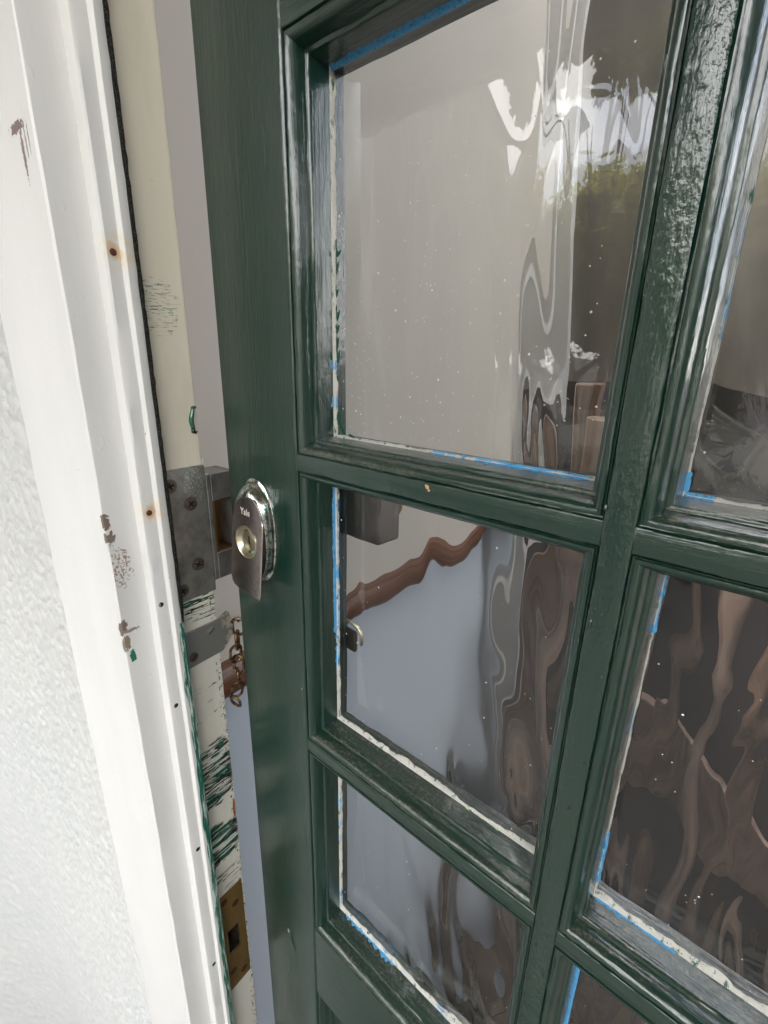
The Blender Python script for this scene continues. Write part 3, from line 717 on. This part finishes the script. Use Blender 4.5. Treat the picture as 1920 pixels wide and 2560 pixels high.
mb = MB(); mb.add(vs, fs); face = Db('pull_face', mb, facem, pull, bevel=.0005, smooth=30)
edm = Mat('polished_rim', (.66, .58, .56), rough=.2, metal=1)
mb = MB(); mb.tube([(u + .0002, ny(v) + .0009, v) for u, v in out_[11:19]], .00075, 8); Db('rim', mb, edm, pull, smooth=180)
# dark strip painted in for the shaded finger recess right of the face
rec = Mat('recess_shade', (.020, .016, .018), rough=.4, metal=.4); rec.mix(rec.ramp(rec.noise((700, 700, 700), 3), .6, .68), (.22, .19, .22))
mb = MB(); vs = []
R_ = [p for p in super_oval(-.3405, -.1530, .0232, .0400, 64) if p[0] > -.333]
R_ = sorted(R_, key=lambda p: p[1]); nnr = len(R_)
for u, v in R_: vs += [(u - .0025, ny(v) + .0014, v), (u + .0004 * math.cos(0) - .0002, n0 - .0095, v)]
mb.add(vs, [(2 * k, 2 * k + 1, 2 * k + 3, 2 * k + 2) for k in range(nnr - 1)])
Db('finger_recess', mb, rec, pull, smooth=60)
kc = (KC[0], ny(KC[1]), KC[1])
mb = MB(); mb.lathe([(hole_r + .0006, .0012), (hole_r + .0006, -.0006), (hole_r - .0003, -.0009), (hole_r - .0012, -.0002), (.0108, .0042), (.0102, .0050)], kc, (0, 1, 0), 48, caps=False)
Db('collar', mb, yb, pull, smooth=50)
mb = MB(); mb.lathe([(.0103, .0062), (.0103, .0046)], kc, (0, 1, 0), 40, caps=False); mb.lathe([(.0094, .0062), (.0094, .0036), (.0088, .0030), (.0002, .0030)], kc, (0, 1, 0), 40)
core = Mat('worn_cylinder_core', (.36, .32, .24), rough=.34, metal=1); core.bump(core.noise((500, 500, 500), 3), .2, .0003)
cyl = Db('lock_cylinder', mb, core, pull, smooth=50)
mb = MB(); mb.lathe([(.0102, .0052), (.0095, .0052)], kc, (0, 1, 0), 40, caps=False); kx, kz = kc[0] + .0002, kc[2]
mb.prism([(kx - .0007, kz - .0050), (kx + .0009, kz - .0050), (kx + .0009, kz - .0020), (kx + .0016, kz - .0006), (kx + .0006, kz + .0006), (kx + .0013, kz + .0026), (kx + .0005, kz + .0046), (kx - .0008, kz + .0046), (kx - .0003, kz + .0018), (kx - .0014, kz + .0004), (kx - .0004, kz - .0014)], 1, kc[1] + .0027, kc[1] + .0036)
Db('keyway', mb, hole, pull, smooth=None)
mb = MB(); mb.box(kx - .0006, kx + .0006, kc[1] + .0024, kc[1] + .0034, kz - .0049, kz - .0030); Db('key_pin', mb, yb, pull, bevel=.0002)
# engraved name on the pull
cu = bpy.data.curves.new('engraving', 'FONT'); cu.body = 'Yale'; cu.size = .0092; cu.extrude = .0003; cu.offset = .00012; cu.space_character = 1.08; cu.shear = .12
to = bpy.data.objects.new('engraving', cu); C.objects.link(to)
bpy.context.view_layer.update()
tm = bpy.data.meshes.new_from_object(to.evaluated_get(bpy.context.evaluated_depsgraph_get()))
bpy.data.objects.remove(to); lo = bpy.data.objects.new('engraved_lettering', tm); C.objects.link(lo); lo.parent = pull
tm.materials.clear(); tm.materials.append(Mat('letter_cut', (.62, .58, .54), rough=.4).m)
lo.location = (-.3413 - DO[0], ny(-.128) - .00006 - DO[1], -.1290 - DO[2]); lo.rotation_euler = (math.radians(90), 0, 0); lo.scale = (.78, .9, 1)

# ---- rim latch case on the room side, seen through the glass
lcm = Mat('grey_latch_case', (.17, .15, .14), rough=.4, metal=.4); lcm.bump(lcm.noise((90, 90, 90), 3), .3, .001)
mb = MB(); mb.box(-.372, -.236, n1 + .0003, n1 + .026, -.148, -.100); lc = Db('latch_case', mb, lcm, bevel=.003)
mb = MB(); mb.lathe([(.011, 0), (.011, .012), (.009, .016), (.003, .017)], (-.256, n1 + .026, -.124), (0, 1, 0), 24); Db('latch_knob', mb, brass, lc, smooth=50)
mb = MB(); mb.box(-.292, -.262, n1 + .0003, n1 + .006, -.262, -.240); cs = Db('chain_slide', mb, wood, bevel=.003)
mb = MB(); mb.tube([(-.292, n1 + .004, -.237), (-.275, n1 + .006, -.235), (-.263, n1 + .006, -.237), (-.259, n1 + .006, -.243), (-.259, n1 + .006, -.254)], .0015, 8); Db('slide_rim', mb, yb, cs, smooth=180)

# ================================================================== HALL
hallw = Mat('hall_wall_paint', (.58, .545, .49), rough=.55, spec=.3); hallw.bump(hallw.noise((30, 30, 30), 4), .15, .002)
hz = -.43
hw = thing('hall_wall', 'interior side wall, warm grey above and blue grey below a brown rail', 'wall', (-.52, .7, .0))
mb = MB(); mb.box(-.56, -.47, .2375, 1.25, -.373, 1.1); Wb('upper_wall', mb, hallw, hw, smooth=None)
bl = Mat('blue_grey_dado_paint', (.47, .53, .60), rough=.5, spec=.3); bl.bump(bl.noise((30, 30, 30), 4), .15, .002)
mb = MB(); mb.box(-.56, -.4701, .2375, 1.25, -2.06, -.42); Wb('lower_wall', mb, bl, hw, smooth=None)
whc = Mat('pale_casing_paint', (.62, .61, .58), rough=.45)
mb = MB(); mb.box(-.475, -.415, 1.2503, 1.272, -2.05, 1.09); mb.box(-.475, -.455, 1.232, 1.2497, -2.05, 1.09); Wb('casing', mb, whc, hw, bevel=.003)
wdm = Mat('brown_varnished_rail', (.14, .060, .032), rough=.35); wdm.mix(wdm.ramp(wdm.noise((60, 6, 300), 4), .45, .65), (.07, .03, .017))
mb = MB(); mb.prism([(-.4703, -.420), (-.458, -.418), (-.452, -.408), (-.452, -.385), (-.458, -.376), (-.4703, -.373)], 1, .239, 1.249)
for i, v in enumerate(mb.v): pass
mb.v = [(v[0], v[1], v[2]) for v in mb.v]; Wb('dado_rail', mb, wdm, hw, smooth=40)
fm = Mat('hall_floor_boards', (.13, .075, .045), rough=.4)
hf = bpy.data.objects.new('hall_floor', None); C.objects.link(hf); hf['kind'] = 'structure'; hf.location = (.2, .9, .02)
b0_ = None
bmx = MB(); bmx.box(-.055, .055, -.66, .66, 0, .018)
for i in range(13):
    o = build('floorboard', bmx, fm, hf, bevel=.001) if b0_ is None else b0_.copy()
    if b0_ is not None: C.objects.link(o); o.parent = hf
    b0_ = b0_ or o; o.location = (-.615 + i * .112, 0, 0)
# end of the hall: near-black panel painted in for its unlit depth, brown posts
scm = Mat('unlit_hall_dark', (.014, .010, .012), rough=.6)
scb = Mat('brown_screen_timber', (.20, .125, .085), rough=.42); scb.mix(scb.ramp(scb.noise((60, 60, 5), 5), .45, .65), (.10, .06, .042))
scr = thing('hall_end_backdrop', 'brown posts before a near-black panel painted for the unlit end of the hall', 'screen', (.2, 1.32, .02))
mb = MB(); mb.box(-.56, .75, 1.33, 1.36, -2.06, -.06); Wb('backdrop_panel', mb, scm, scr, smooth=None)
tpm = Mat('pane_reflection_grey', (.15, .135, .115), rough=.5); tpm.mix(tpm.ramp(tpm.noise((7, 7, 2), 4), .4, .65), (.09, .08, .07))  # upper panel toned mid-grey to stand in for pale reflections in the pane
mb = MB(); mb.box(-.56, .75, 1.332, 1.36, -.0595, 1.1); Wb('backdrop_panel', mb, tpm, scr, smooth=None)
for x, wd, z0, z1 in [(-.36, .085, -2.06, -.06), (.43, .09, -2.06, .6), (.68, .05, -2.06, 1.0)]:
    mb = MB(); mb.box(x - wd / 2, x + wd / 2, 1.285, 1.3295, z0, z1); Wb('post', mb, scb, scr, bevel=.008)
st = thing('hall_staircase', 'brown turned balusters and sloping handrail in front of the dark end of the hall', 'staircase', (0, 1.15, .05))
def lath(x, y, z0, z1, rr, name, mt):
    h = z1 - z0; pr = [(.8, 0), (.8, .10), (1.1, .12), (.6, .15), (.75, .22), (1.25, .34), (1.0, .50), (.6, .72), (.55, .80), (1.05, .83), (.7, .86), (.8, .9), (.8, 1)]
    mb = MB(); mb.lathe([(rr * a, z0 + h * b) for a, b in pr], (x, y, 0), (0, 0, 1), 20); Wb(name, mb, mt, st, smooth=60)
pkm = Mat('pinkish_brown_wood', (.36, .25, .195), rough=.4); pkm.mix(pkm.ramp(pkm.noise((40, 40, 4), 5), .45, .65), (.20, .13, .10))
lath(-.26, 1.12, -2.05, -.12, .050, 'newel_post', pkm)
for k_ in range(6):
    x = -.145 + k_ * .105; lath(x, 1.16, -2.05 + .01, -.262 - k_ * .077, .030, 'baluster', pkm if k_ % 2 == 0 else scb)
mb = MB(); mb.tube([(-.25, 1.14, -.20), (.0, 1.16, -.33), (.45, 1.16, -.66)], .030, 12); Wb('handrail', mb, scb, st, smooth=60)
mb = MB(); mb.prism([(-.22, -.92), (.75, -1.62), (.75, -1.40), (-.22, -.70)], 1, 1.19, 1.215); Wb('stair_string', mb, pkm, st, bevel=.004)
mb = MB(); mb.box(.95, 1.0, .3405, 1.04, -2.06, 1.0995); mb.box(.95, 1.0, 1.04, 1.325, -2.06, -1.2); tag(Wb_ := build('hall_partition', mb, scm, None, org=(0, 0, -ZC), smooth=None), 'unseen dark partition on the hinge side, its open bay added to let daylight into the hall', 'wall')  # unseen partition; its gap is added to bring daylight onto the hall wall
# ceiling edge round an opening added to let sky light into the hall
mb = MB(); mb.box(-.56, 1.0, .2405, .80, 1.1, 1.16); mb.box(-.56, -.36, .80, 1.36, 1.1, 1.16); mb.box(.55, 1.0, .80, 1.36, 1.1, 1.16)
cl_ = build('hall_ceiling', mb, hallw, None, org=(0, 0, -ZC), smooth=None); cl_['kind'] = 'structure'

# ================================================================== THE GARDEN BEHIND THE CAMERA (seen only in reflections)
bark = Mat('bark', (.10, .075, .055), rough=.9); bark.bump(bark.noise((20, 20, 4), 5), .8, .03)
leaf = Mat('leaves', (.15, .15, .045), rough=.5, spec=.3); leaf.mix(leaf.ramp(leaf.noise((1.4, 1.4, 1.4), 4), .4, .6), (.10, .12, .04))
trn = leaf.n('ShaderNodeBsdfTranslucent'); trn.inputs['Color'].default_value = (.40, .40, .11, 1); ms = leaf.n('ShaderNodeMixShader'); ms.inputs[0].default_value = .5
leaf.l(leaf.b.outputs[0], ms.inputs[1]); leaf.l(trn.outputs[0], ms.inputs[2]); leaf.l(ms.outputs[0], leaf.t.nodes['Material Output'].inputs['Surface'])
def crown_mesh(R, H, nl, seed):
    rnd = random.Random(seed); mb = MB(); cl = [(Vector((rnd.gauss(0, R * .45), rnd.gauss(0, R * .45), rnd.uniform(-H * .45, H * .5))), rnd.uniform(.35, .6) * R) for _ in range(16)]
    for c, r in cl:                            # leafy clumps: ragged closed lumps with leaves standing off them
        ph = [rnd.uniform(0, 9) for _ in range(3)]; vs = []; a_, b_ = 16, 11; rr = r * .86
        for i in range(b_ + 1):
            th = math.pi * i / b_
            for k in range(a_):
                q = 2 * math.pi * k / a_; d = Vector((math.sin(th) * math.cos(q), math.sin(th) * math.sin(q), math.cos(th)))
                vs.append(c + d * rr * (.86 + .34 * noise.noise(d * 3.2 + Vector(ph))))
        mb.add(vs, [(i * a_ + k, i * a_ + (k + 1) % a_, (i + 1) * a_ + (k + 1) % a_, (i + 1) * a_ + k) for i in range(b_) for k in range(a_)])
    for _ in range(nl):
        c, r = rnd.choice(cl); d = Vector((rnd.gauss(0, 1), rnd.gauss(0, 1), rnd.gauss(0, .8))).normalized() * r * rnd.uniform(.6, 1.05); p = c + d
        a = Vector((rnd.gauss(0, 1), rnd.gauss(0, 1), rnd.gauss(0, 1))).normalized(); b = a.orthogonal().normalized(); s = rnd.uniform(.045, .085) if nl > 9000 else rnd.uniform(.07, .13)
        mb.add([p - a * s, p + b * s * .5, p + a * s, p - b * s * .5], [(0, 1, 2, 3)])
    return mb
trees = [(-4.6, -8.6, 4.3, 2.2, 'broad leafy tree reflected at the right of the upper left pane'), (-2.2, -9.2, 4.0, 1.9, 'smaller leafy tree between the nearest slender tree and the broad tree'),
         (-9.5, -8.0, 5.0, 2.5, 'tall spreading tree at the far left of the garden'), (1.6, -9.0, 4.5, 2.2, 'leafy tree straight behind the viewpoint'), (5.0, -8.0, 3.6, 2.0, 'leafy tree at the right-hand end of the garden')]
for i, (x, y, h, r, lab) in enumerate(trees):
    t = thing('garden_tree', lab, 'tree', (x, y, 0), group='trees behind the viewpoint')
    mb = MB(); mb.tube([(0, 0, 0), (.1, .05, h * .3), (-.05, .1, h * .6), (.1, 0, h * .95)], [.20, .15, .10, .04], 10)
    for q in range(5):
        a = q * 1.3 + i; mb.tube([(0, .05, h * (.35 + .08 * q)), (math.cos(a) * r * .4, math.sin(a) * r * .4, h * (.5 + .09 * q)), (math.cos(a) * r * .75, math.sin(a) * r * .75, h * (.62 + .09 * q))], [.07, .045, .015], 7)
    build('trunk', mb, bark, t, smooth=60)
    o = build('crown', crown_mesh(r, h * .75, 17000 if i < 2 else 5000, i), leaf, t, smooth=None, fixn=False); o.location = (0, 0, h * .72)
gwm = Mat('garden_wall_render', (.74, .71, .62), rough=.8); gwm.bump(gwm.noise((20, 20, 20), 5), .5, .01)
mb = MB(); mb.box(-14, 9, -.12, .12, 0, 1.15); mb.box(-14, 9, -.16, .16, 1.15, 1.22)
gw = build('garden_wall', mb, gwm, None, bevel=.01); gw.location = (0, -7.2, 0); tag(gw, 'low pale rendered garden wall in front of the trees', 'wall')
hm = Mat('hedge_leaves', (.06, .075, .03), rough=.6)
mb = MB(); rnd = random.Random(3)
for _ in range(9000):
    p = Vector((rnd.uniform(-13, 8), rnd.uniform(-.35, .35), rnd.uniform(.02, .7 + .12 * math.sin(_)))); a = Vector((rnd.gauss(0, 1), rnd.gauss(0, 1), rnd.gauss(0, 1))).normalized(); b = a.orthogonal().normalized(); s = rnd.uniform(.06, .11)
    mb.add([p - a * s, p + b * s * .5, p + a * s, p - b * s * .5], [(0, 1, 2, 3)])
hd = build('hedge', mb, hm, None, smooth=None, fixn=False); hd.location = (0, -6.2, 0); hd['kind'] = 'stuff'; tag(hd, 'clipped dark green hedge along the foot of the garden wall', 'hedge')

# unseen canopy added to shade the door from sky and sun
pc = Mat('canopy_boards', (.30, .24, .18), rough=.7)
cn = thing('added_shade_canopy', 'unseen timber canopy added above the door and the viewpoint to shade the door', 'canopy', (0, -.5, ZC + .95))
mb = MB(); mb.box(-2.2, 2.2, -1.15, .155, .98, 1.04); Wb('shade_deck', mb, pc, cn, bevel=.004)
mb = MB(); mb.box(-2.2, 2.2, -1.19, -1.1505, .92, 1.06); Wb('shade_edge', mb, pc, cn, bevel=.004)

# unseen house added at the left to calm reflections and cut sky light
nh = thing('added_house', 'unseen plain grey gable added at the left to calm the reflections and cut sky light', 'house', (-4.4, -2.6, 0))
nm = Mat('added_house_render', (.15, .14, .12), rough=.85); nm.bump(nm.noise((12, 12, 12), 5), .4, .01)
def at(o): return [(-4.4 + v[0], -2.6 + v[1], v[2] - ZC) for v in o]
mb = MB(); mb.box(-3.0, .6, -4.2, 2.2, 0, 5.2); mb.v = at(mb.v); Wb('house_body', mb, nm, nh, smooth=None)
mb = MB(); mb.prism([(-3.2, 5.2), (.8, 5.2), (-1.2, 6.6)], 1, -4.3, 2.4); mb.v = at(mb.v); Wb('roof', mb, Mat('roof_slate', (.08, .08, .085), rough=.6), nh, smooth=None)


# unseen wall added on the right to dim side light and reflections
pw = Mat('buff_brick_wall', (.36, .34, .30), rough=.8); pw.bump(pw.noise((14, 14, 40), 4), .5, .006)
mb = MB(); mb.box(2.1, 2.3, -3.2, .1555, -2.1, .55)
tag(build('added_side_wall', mb, pw, None, org=(0, 0, -ZC), smooth=None), 'unseen pale buff wall added at the right to dim the side light and reflections', 'wall')

for k_ in range(16):                          # boards added to the gable to streak the reflections in the panes
    bx = MB(); y_ = -6.6 + k_ * .40; bx.box(-3.7995, -3.772, y_, y_ + (.05 if k_ % 3 else .11), -2.09, 3.05)
    Wb('reflection_batten', bx, bat if k_ else (bat := Mat('reflection_batten_paint', (.30, .29, .26), rough=.6)), nh, smooth=None)
# slender tree close to the door, its thin crown against the sky
t = thing('garden_tree', 'slender tree with a thin crown, nearest to the door', 'tree', (-2.35, -5.2, 0), group='trees behind the viewpoint')
mb = MB(); mb.tube([(0, 0, 0), (.06, .03, 1.5), (-.05, .02, 3.0), (.05, 0, 4.8)], [.09, .075, .055, .025], 10)
for q in range(5): mb.tube([(0, .02, 3.0 + .25 * q), (math.cos(q * 1.7) * .3, math.sin(q * 1.7) * .3, 3.5 + .3 * q), (math.cos(q * 1.7) * .6, math.sin(q * 1.7) * .6, 3.9 + .33 * q)], [.035, .02, .008], 6)
build('trunk', mb, bark, t, smooth=60)
o = build('crown', crown_mesh(.6, .9, 1500, 21), leaf, t, smooth=None, fixn=False); o.location = (-.05, 0, 5.3)
